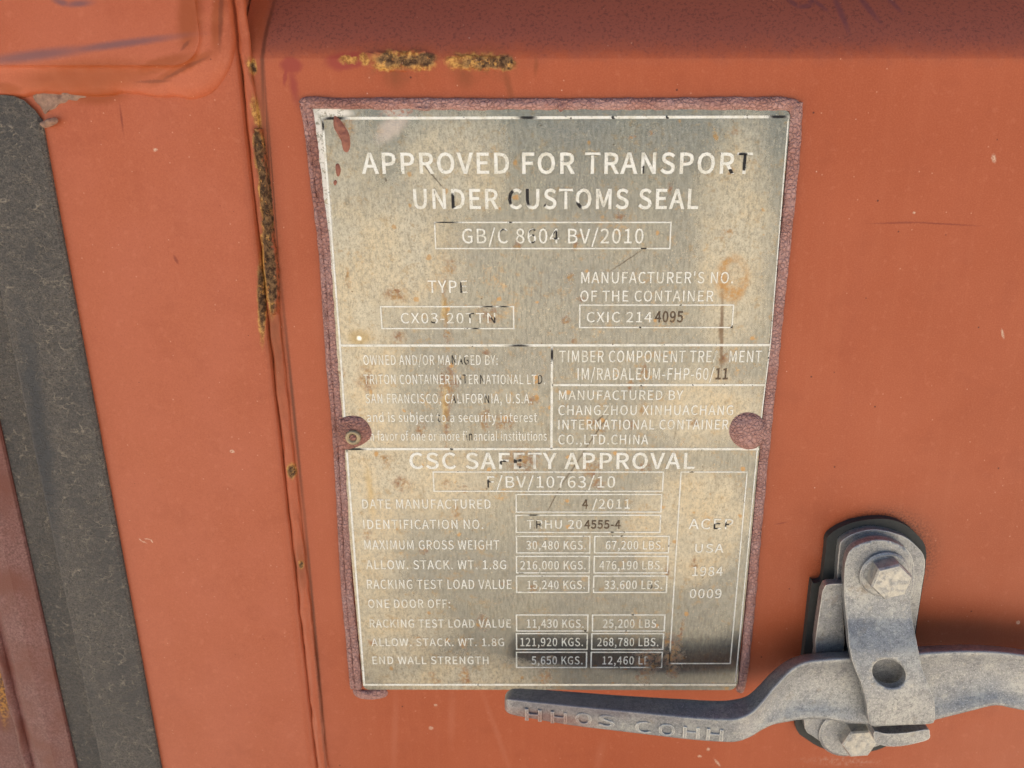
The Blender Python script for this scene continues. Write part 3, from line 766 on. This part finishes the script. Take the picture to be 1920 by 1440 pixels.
# frame rules
rule([(605, 222), (1478, 219)], 5.5); rule([(605, 226), (637, 640), (650, 842), (683, 1283)], 4.2)
rule([(1478, 224), (1445, 640), (1420, 842), (1379, 1278)], 2.6); rule([(683, 1284), (1378, 1284)], 4.5)
rule([(639, 648), (1443, 647)], 5); rule([(1035, 651), (1034, 840)], 5); rule([(1037, 722), (1434, 722)], 4.5); rule([(652, 842), (1421, 842)], 5)
text('APPROVED FOR TRANSPORT', 680, 1408, 287, 325)
text('UNDER CUSTOMS SEAL', 777, 1308, 355, 391)
box(816, 417, 1257, 466); text('GB/C 8604 BV/2010', 867, 1206, 429, 456)
text('TYPE', 803, 876, 526, 549); box(715, 575, 963, 616); text('CX03-20TTN', 752, 929, 587, 606)
text("MANUFACTURER'S NO.", 1090, 1374, 510, 531); text('OF THE CONTAINER', 1088, 1337, 545, 565)
box(1087, 572, 1374, 614); text('CXIC 214', 1100, 1222, 585, 604); text('4095', 1228, 1280, 584, 604, M_STAMP, .03)
text('OWNED AND/OR MANAGED BY:', 682, 933, 666, 684); text('TRITON CONTAINER INTERNATIONAL LTD.', 683, 1022, 702.5, 720)
text('SAN FRANCISCO, CALIFORNIA, U.S.A.', 686, 997, 738.5, 756); text('and is subject to a security interest', 689, 1007, 774, 791)
text('in favor of one or more financial institutions', 690, 1025, 809, 826)
text('TIMBER COMPONENT TREATMENT', 1049, 1427, 657.5, 679); text('IM/RADALEUM-FHP-60/', 1083, 1338, 690, 712); text('11', 1342, 1364, 691, 711, M_STAMP, .03)
text('MANUFACTURED BY', 1048, 1280, 732, 749.5); text('CHANGZHOU XINHUACHANG', 1047, 1374, 760, 778)
text('INTERNATIONAL CONTAINER', 1047, 1365, 787, 805); text('CO.,LTD.CHINA', 1047, 1215, 815, 833)
text('CSC SAFETY APPROVAL', 769, 1301, 849.5, 878.6)
box(813, 885, 1243, 921); text('F/BV/10763/10', 914, 1153, 893, 914)
rows = [(936.5, 953.5, 'DATE MANUFACTURED', 680, 920), (974.5, 991.5, 'IDENTIFICATION NO.', 682, 906), (1013, 1030, 'MAXIMUM GROSS WEIGHT', 684, 936), (1050.5, 1067, 'ALLOW. STACK. WT. 1.8G', 687, 949),
        (1087, 1104, 'RACKING TEST LOAD VALUE', 689, 959), (1124, 1139.5, 'ONE DOOR OFF:', 691, 844), (1161.5, 1176.5, 'RACKING TEST LOAD VALUE', 694, 958), (1197, 1211, 'ALLOW. STACK. WT. 1.8G', 697, 945), (1231, 1245, 'END WALL STRENGTH', 699, 916)]
for vt, vb, t, a, b in rows: text(t, a, b, vt, vb)
box(968, 927, 1240, 960); text('4', 1092, 1102, 937, 953.5, M_STAMP, .03); text('/2011', 1110, 1181, 936, 953.5)
box(968, 966, 1238, 998); text('TRHU 20', 988, 1091, 975, 991); text('4555-4', 1096, 1163, 976, 991, M_STAMP, .03)
for (v0, v1, r0, l1, r1, ta, ua, ub, tb, va, vb_) in [
    (1005.5, 1036.5, 1106, 1115, 1254, '30,480 KGS.', 987, 1098, '67,200 LBS.', 1136, 1244), (1043, 1074, 1105, 1114, 1252, '216,000 KGS.', 976, 1098, '476,190 LBS.', 1124, 1242),
    (1080, 1110.5, 1104, 1113, 1250, '15,240 KGS.', 989, 1096.5, '33,600 LBS.', 1133, 1241), (1153, 1183, 1102, 1111, 1246, '11,430 KGS.', 988, 1094, '25,200 LBS.', 1130.6, 1235.6),
    (1188, 1217.5, 1101, 1109.5, 1243.5, '121,920 KGS.', 976, 1093, '268,780 LBS.', 1120, 1234), (1223, 1251.4, 1099.7, 1108.4, 1241, '5,650 KGS.', 997, 1092, '12,460 LBS.', 1129.5, 1235)]:
    box(968.5, v0, r0, v1); box(l1, v0, r1, v1)
    h = (v1 - v0); text(ta, ua, ub, v0 + h * .28, v1 - h * .21); text(tb, va, vb_, v0 + h * .28, v1 - h * .21)
rule([(1277, 885), (1401, 885), (1369, 1244), (1255, 1244)], 2.4, 'printed_box', True)
for t, a, b, c, e in [('ACEP', 1291, 1374, 973, 992), ('USA', 1303, 1356, 1020, 1036), ('1984', 1298, 1354.6, 1062.5, 1079.5), ('0009', 1293, 1352, 1104.6, 1121)]: text(t, a, b, c, e)

# cracked sealant round three sides
SY = -.0002
LP = [(574, 196), (582, 240), (590, 310), (601, 400), (610, 480), (622, 662), (632, 780), (640, 900), (650, 1090), (660, 1200), (668, 1290)]
sweep('sealant_bead', [(u - 5.5, v) for u, v in LP], [6, 6, 6, 6, 6, 6, 5.5, 5.5, 5.5, 5.5, 5.5], .0018, SY, M_SEAL, plate, n=26, jit=.2, seed=1)
sweep('sealant_bead', [(u + 5, v) for u, v in LP], [7.5, 7.5, 7.5, 7.5, 7, 7, 7, 6.5, 6.5, 6.5, 6.5], .0024, SY, M_SEAL, plate, n=26, jit=.2, seed=5)
TP = [(568, 198), (580, 193), (640, 195), (760, 195), (900, 196), (1050, 196), (1200, 195.5), (1350, 195), (1460, 195), (1494, 199)]
sweep('sealant_bead', TP, [8, 11.5, 10.5, 11, 11, 10.5, 11.5, 12, 13, 9], .0024, SY, M_SEAL, plate, n=26, jit=.16, seed=9)
RP = [(1491, 192), (1489, 260), (1483, 340), (1474, 430), (1464, 535), (1448, 690), (1432, 850), (1418, 1000), (1404, 1160), (1392, 1270), (1386, 1294)]
sweep('sealant_bead', RP, [13, 12, 11.5, 11, 10.5, 10, 9.5, 9, 9, 8, 7], .0026, SY, M_SEAL, plate, n=26, jit=.14, seed=13)
lump('sealant_blob', [(664, 1292), (690, 1294), (715, 1291), (727, 1297), (722, 1307), (700, 1311), (675, 1309), (664, 1302)], .0016, SY, M_SEAL, plate, seed=2)
lump('sealant_blob', [(634, 790), (652, 780), (676, 782), (692, 797), (697, 815), (688, 828), (664, 840), (640, 842), (630, 820)], .0026, PY, M_SEAL, plate, seed=6, rough=.35)
lump('sealant_blob', [(1372, 790), (1386, 777), (1404, 773), (1424, 780), (1436, 798), (1434, 822), (1418, 840), (1396, 842), (1376, 830), (1367, 811)], .0030, PY, M_SEAL, plate, seed=16)
rc = P(662, 820, PY - .0028)
rv = lathe('rivet', rc, [(.0037, .003), (.0037, -.0003), (.0033, -.0010), (.0024, -.0011), (.0018, -.0006), (.0016, -.0003)], 28, M_BRASS, plate)
lathe('rivet_pin', rc, [(.00155, .0004), (.00155, -.0006), (.0011, -.0009), (.0003, -.0010)], 18, M_SEAL, rv)
# loose paint flakes on the plate
lump('paint_flake', [(626, 218), (636, 222), (646, 236), (654, 250), (657, 272), (652, 285), (644, 282), (640, 265), (632, 250), (626, 238)], .0011, PY, M_FLAKE, plate, seed=3, rough=.6)
lump('paint_flake', [(629, 310), (635, 307), (639, 318), (636, 330), (631, 328)], .0007, PY, M_FLAKE, plate, seed=5, rough=.5)
lump('paint_flake', [(625, 342), (629, 337), (632, 342), (628, 348)], .0005, PY, M_FLAKE, plate, seed=7, rough=.5)
lump('paint_flake', [(1044, 199), (1052, 192), (1060, 196), (1058, 206), (1050, 211), (1046, 206)], .0034, SY, M_SEAL, plate, seed=9, rough=.5)
lump('paint_flake', [(776, 203), (790, 196), (808, 198), (812, 206), (800, 209), (784, 207)], .0030, SY, M_SEAL, plate, seed=11, rough=.5)

# ------------------------------------------------------------------ handle catch
catch = empty('handle_catch', 'grey galvanised handle catch bolted over a black rubber pad at lower right', 'latch', P(1600, 1384, -.004))
pad = catmull([(1491, 1353), (1507, 1225), (1521, 1100), (1526, 1094), (1541, 1088), (1545, 1060), (1549, 1030), (1554, 1004), (1592, 982), (1642, 973), (1684, 978), (1719, 1002), (1737, 1040), (1722, 1150), (1712, 1230), (1698, 1330), (1672, 1392), (1612, 1413), (1560, 1409), (1515, 1388)], 4, True)
sheet('rubber_pad', pad, -.0040, .0041, M_BLACK, catch)
bp = catmull([(1508, 1352), (1529, 1225), (1540, 1124), (1552, 1104), (1568, 1096), (1571, 1060), (1574, 1030), (1579, 1014), (1606, 999), (1643, 993), (1690, 1004), (1716, 1022), (1734, 1050), (1727, 1110), (1716, 1180), (1706, 1250), (1692, 1330), (1664, 1388), (1610, 1406), (1565, 1401), (1527, 1382)], 4, True)
slot = [(1583, 1172), (1594, 1176), (1598, 1222), (1580, 1226)]
sheet('base_plate', bp, -.0080, .0040, M_ZINC, catch, holes=[slot])
bc = P(1662, 1080, -.008)
def disc(u, v, rad, y): return [(u + rad * math.cos(2 * math.pi * k / 40), v + rad * math.sin(2 * math.pi * k / 40)) for k in range(40)]
boss = catmull([(1588, 1060), (1598, 1030), (1622, 1016), (1648, 1010), (1682, 1018), (1704, 1034), (1713, 1058), (1713, 1100), (1700, 1130), (1650, 1140), (1600, 1130), (1586, 1090)], 4, True)
sheet('raised_boss', boss, -.0128, .0048, M_ZINC, catch)
tab = catmull([(1530, 1232), (1540, 1124), (1545, 1104), (1553, 1096), (1582, 1096), (1583, 1109), (1580, 1150), (1580, 1226)], 3, True)
sheet('stop_tab', tab, lambda u, v: -.0125 if v > 1112 else -.0125 - .0012 * min(1, (1112 - v) / 16), .0044, M_ZINC, catch, grid=9)
# swinging strap, bent forward over the lever
def sdep(u, v):
    t = min(1, max(0, (v - 1095) / 225)); e = t * t * (3 - 2 * t)
    y = -.0165 - .0135 * e - .0022 * min(1, max(0, (v - 1160) / 60)) * (1 - .3 * e)
    return y
so_ = [(1586, 1052), (1594, 1033), (1610, 1021), (1632, 1014), (1650, 1012), (1674, 1016), (1696, 1028), (1709, 1050), (1709, 1090), (1708, 1134), (1712, 1170), (1717, 1195), (1723, 1225), (1730, 1256), (1741, 1285), (1750, 1308), (1753, 1330), (1752, 1350),
       (1744, 1357), (1700, 1359), (1660, 1361), (1634, 1361), (1628, 1345), (1625, 1320), (1615, 1282), (1604, 1256), (1597, 1235), (1592, 1210), (1590, 1183), (1586, 1148), (1583, 1112), (1583, 1078)]
so_ = catmull(so_, 3, True)
hole = [(1667 + 33 * math.cos(a) * math.cos(.45) - 26 * math.sin(a) * math.sin(.45), 1263 + 33 * math.cos(a) * math.sin(.45) + 26 * math.sin(a) * math.cos(.45)) for a in [2 * math.pi * k / 36 for k in range(36)]]
strap = sheet('catch_strap', so_, sdep, .0036, M_ZINC, catch, holes=[hole], grid=7, smooth=False)
strap.data.polygons.foreach_set('use_smooth', [abs(p.normal.y) > .75 for p in strap.data.polygons])
b1 = P(1662, 1080, -.0128)
lathe('washer', P(1656, 1074, -.0165), [(.0118, .0), (.0118, -.0016), (.0108, -.0022), (.0085, -.0024), (.0040, -.0024)], 36, M_ZINC, catch, smooth=False)
def hexbolt(name, c, r, h, rot): 
    return lathe(name, c, [(r, 0), (r, -h * .86), (r * .9, -h), (r * .3, -h * 1.0)], 6, M_BOLT, catch, rot=rot, smooth=False)
hexbolt('bolt_head', P(1661, 1077, -.0189), .0098, .0072, R(16))
lathe('bolt_disc', P(1588, 1372, -.008), [(.0150, 0), (.0150, -.0010), (.0135, -.0018), (.004, -.0018)], 40, M_ZINC, catch, smooth=False)
hexbolt('bolt_head', P(1604, 1380, -.0098), .0092, .0062, R(5))
lip = catmull([(1640, 1372), (1662, 1376), (1700, 1374), (1738, 1368), (1743, 1374), (1741, 1386), (1716, 1394), (1688, 1399), (1662, 1399), (1642, 1392)], 4, True)
sheet('catch_lip', lip, -.027, .020, M_ZINC, catch)

# ------------------------------------------------------------------ lever
lever = empty('door_handle', 'long forged grey steel door handle lever with raised letters, lying in the catch', 'handle', P(1180, 1390, -.012))
# u, v top-back, v ridge, v bottom, y back, y front(ridge), y front(bottom), hollow depth
ST = [(947, 1302, 1313, 1330, -.015, -.021, -.021, 0), (952, 1295, 1311, 1336, -.0135, -.0235, -.0232, 0), (964, 1290, 1312, 1341, -.0128, -.0248, -.024, 0), (1000, 1291, 1316, 1348, -.0125, -.0255, -.0245, 0), (1076, 1296, 1324, 1361, -.0125, -.0258, -.0248, 0), (1174, 1303, 1334, 1373, -.0125, -.0258, -.0248, 0),
      (1282, 1309, 1345, 1386, -.0125, -.0258, -.025, 0), (1345, 1312, 1349, 1391, -.0125, -.0256, -.025, 0), (1378, 1310, 1347, 1391, -.0125, -.0254, -.0248, 0), (1404, 1303, 1334, 1382, -.0125, -.0250, -.0245, .0006), (1424, 1286, 1312, 1370, -.0122, -.0244, -.0242, .0016),
      (1446, 1262, 1284, 1360, -.012, -.0236, -.0240, .0026), (1472, 1240, 1256, 1355, -.012, -.0226, -.024, .0034), (1500, 1228, 1241, 1351, -.012, -.0220, -.024, .0038), (1540, 1223, 1236, 1350, -.012, -.0218, -.024, .004), (1590, 1220, 1233, 1358, -.012, -.0216, -.0242, .004),
      (1660, 1216, 1229, 1360, -.012, -.0214, -.0242, .004), (1720, 1211, 1224, 1358, -.012, -.0214, -.0242, .004), (1770, 1209, 1221, 1346, -.012, -.0214, -.024, .004), (1816, 1208, 1221, 1334, -.012, -.0214, -.024, .004), (1857, 1210, 1223, 1324, -.012, -.0214, -.024, .0034),
      (1890, 1213, 1227, 1329, -.012, -.0216, -.024, .003), (1930, 1219, 1233, 1336, -.012, -.0216, -.024, .003), (2040, 1232, 1248, 1350, -.012, -.0216, -.024, .003), (2200, 1240, 1262, 1366, -.012, -.0216, -.024, .003)]
def gshift(u):
    if u < 1000: return .005
    if u < 1380: return .005 + .004 * (u - 1000) / 380
    return .009 - .0065 * min(1, (u - 1380) / 90)
def build_lever():
    V = []; F = []; rings = []
    pts = catmull([(a, b, c_, d_, e - gshift(a), f - gshift(a), g - gshift(a), h) for a, b, c_, d_, e, f, g, h in ST], 7)
    for (u, vt, vm, vb, yb, yf, yg, hol) in pts:
        tb = P(u, vt, yb); mid = P(u, vm, yf); bot = P(u, vb, yg)
        tb.x = mid.x = bot.x = P(u, (vt + vb) / 2, (yb + yf) / 2).x
        bb = Vector((bot.x, yb, bot.z + .0005))
        ring = []
        def lerp(a, b, t): return a.lerp(b, t)
        ring += [lerp(tb, mid, t) for t in (.05, .3, .5, .7, .955)]
        for t in (.018, .07, .16, .28, .42, .58, .74, .86, .94, .985):
            p = lerp(mid, bot, t); p.y += hol * math.sin(math.pi * min(1, max(0, (t - .06) / .88))) ** .7 if t > .06 else 0
            ring.append(p)
        ring += [lerp(bot, bb, t) for t in (.12, .4, .7, .92)]
        ring += [lerp(bb, tb, t) for t in (.06, .3, .5, .7, .94)]
        rings.append(len(V))
        for p in ring:
            k = .00022 * noise.noise(p * 160) + .00012 * noise.noise(p * 520)
            V.append(p + Vector((0, -k, k)))
        m = len(ring)
    for a, b in zip(rings, rings[1:]):
        for i in range(m): F.append([a + i, a + (i + 1) % m, b + (i + 1) % m, b + i])
    F.append([rings[0] + i for i in range(m)]); F.append([rings[-1] + i for i in range(m)])
    return make('lever_bar', V, F, M_LEVER, lever, True)
bar = build_lever()
def emboss():
    """raised forged letters following the grip"""
    chars = [('H', 1000, 1340), ('H', 1048, 1345), ('O', 1094, 1347), ('S', 1137, 1351), ('C', 1206, 1363), ('O', 1250, 1368), ('H', 1296, 1373), ('H', 1340, 1377)]
    for ch, u, v in chars:
        vs, fs = glyphs(ch, 1, .05 * CAP, .02 * CAP)
        xc = (min(q.x for q in vs) + max(q.x for q in vs)) / 2; wd = max(q.x for q in vs) - min(q.x for q in vs)
        c = P(u, v, -.0253 - gshift(u)); sx = .0082 / wd; sz = .0066 / CAP
        V = [Vector((c.x + (q.x - xc) * sx, c.y - q.z * .011 / CAP * .727, c.z + (q.y - CAP / 2) * sz - .10 * (q.x - xc) * sx)) for q in vs]
        make('raised_letter', V, fs, M_LEVER, lever, False)
emboss()
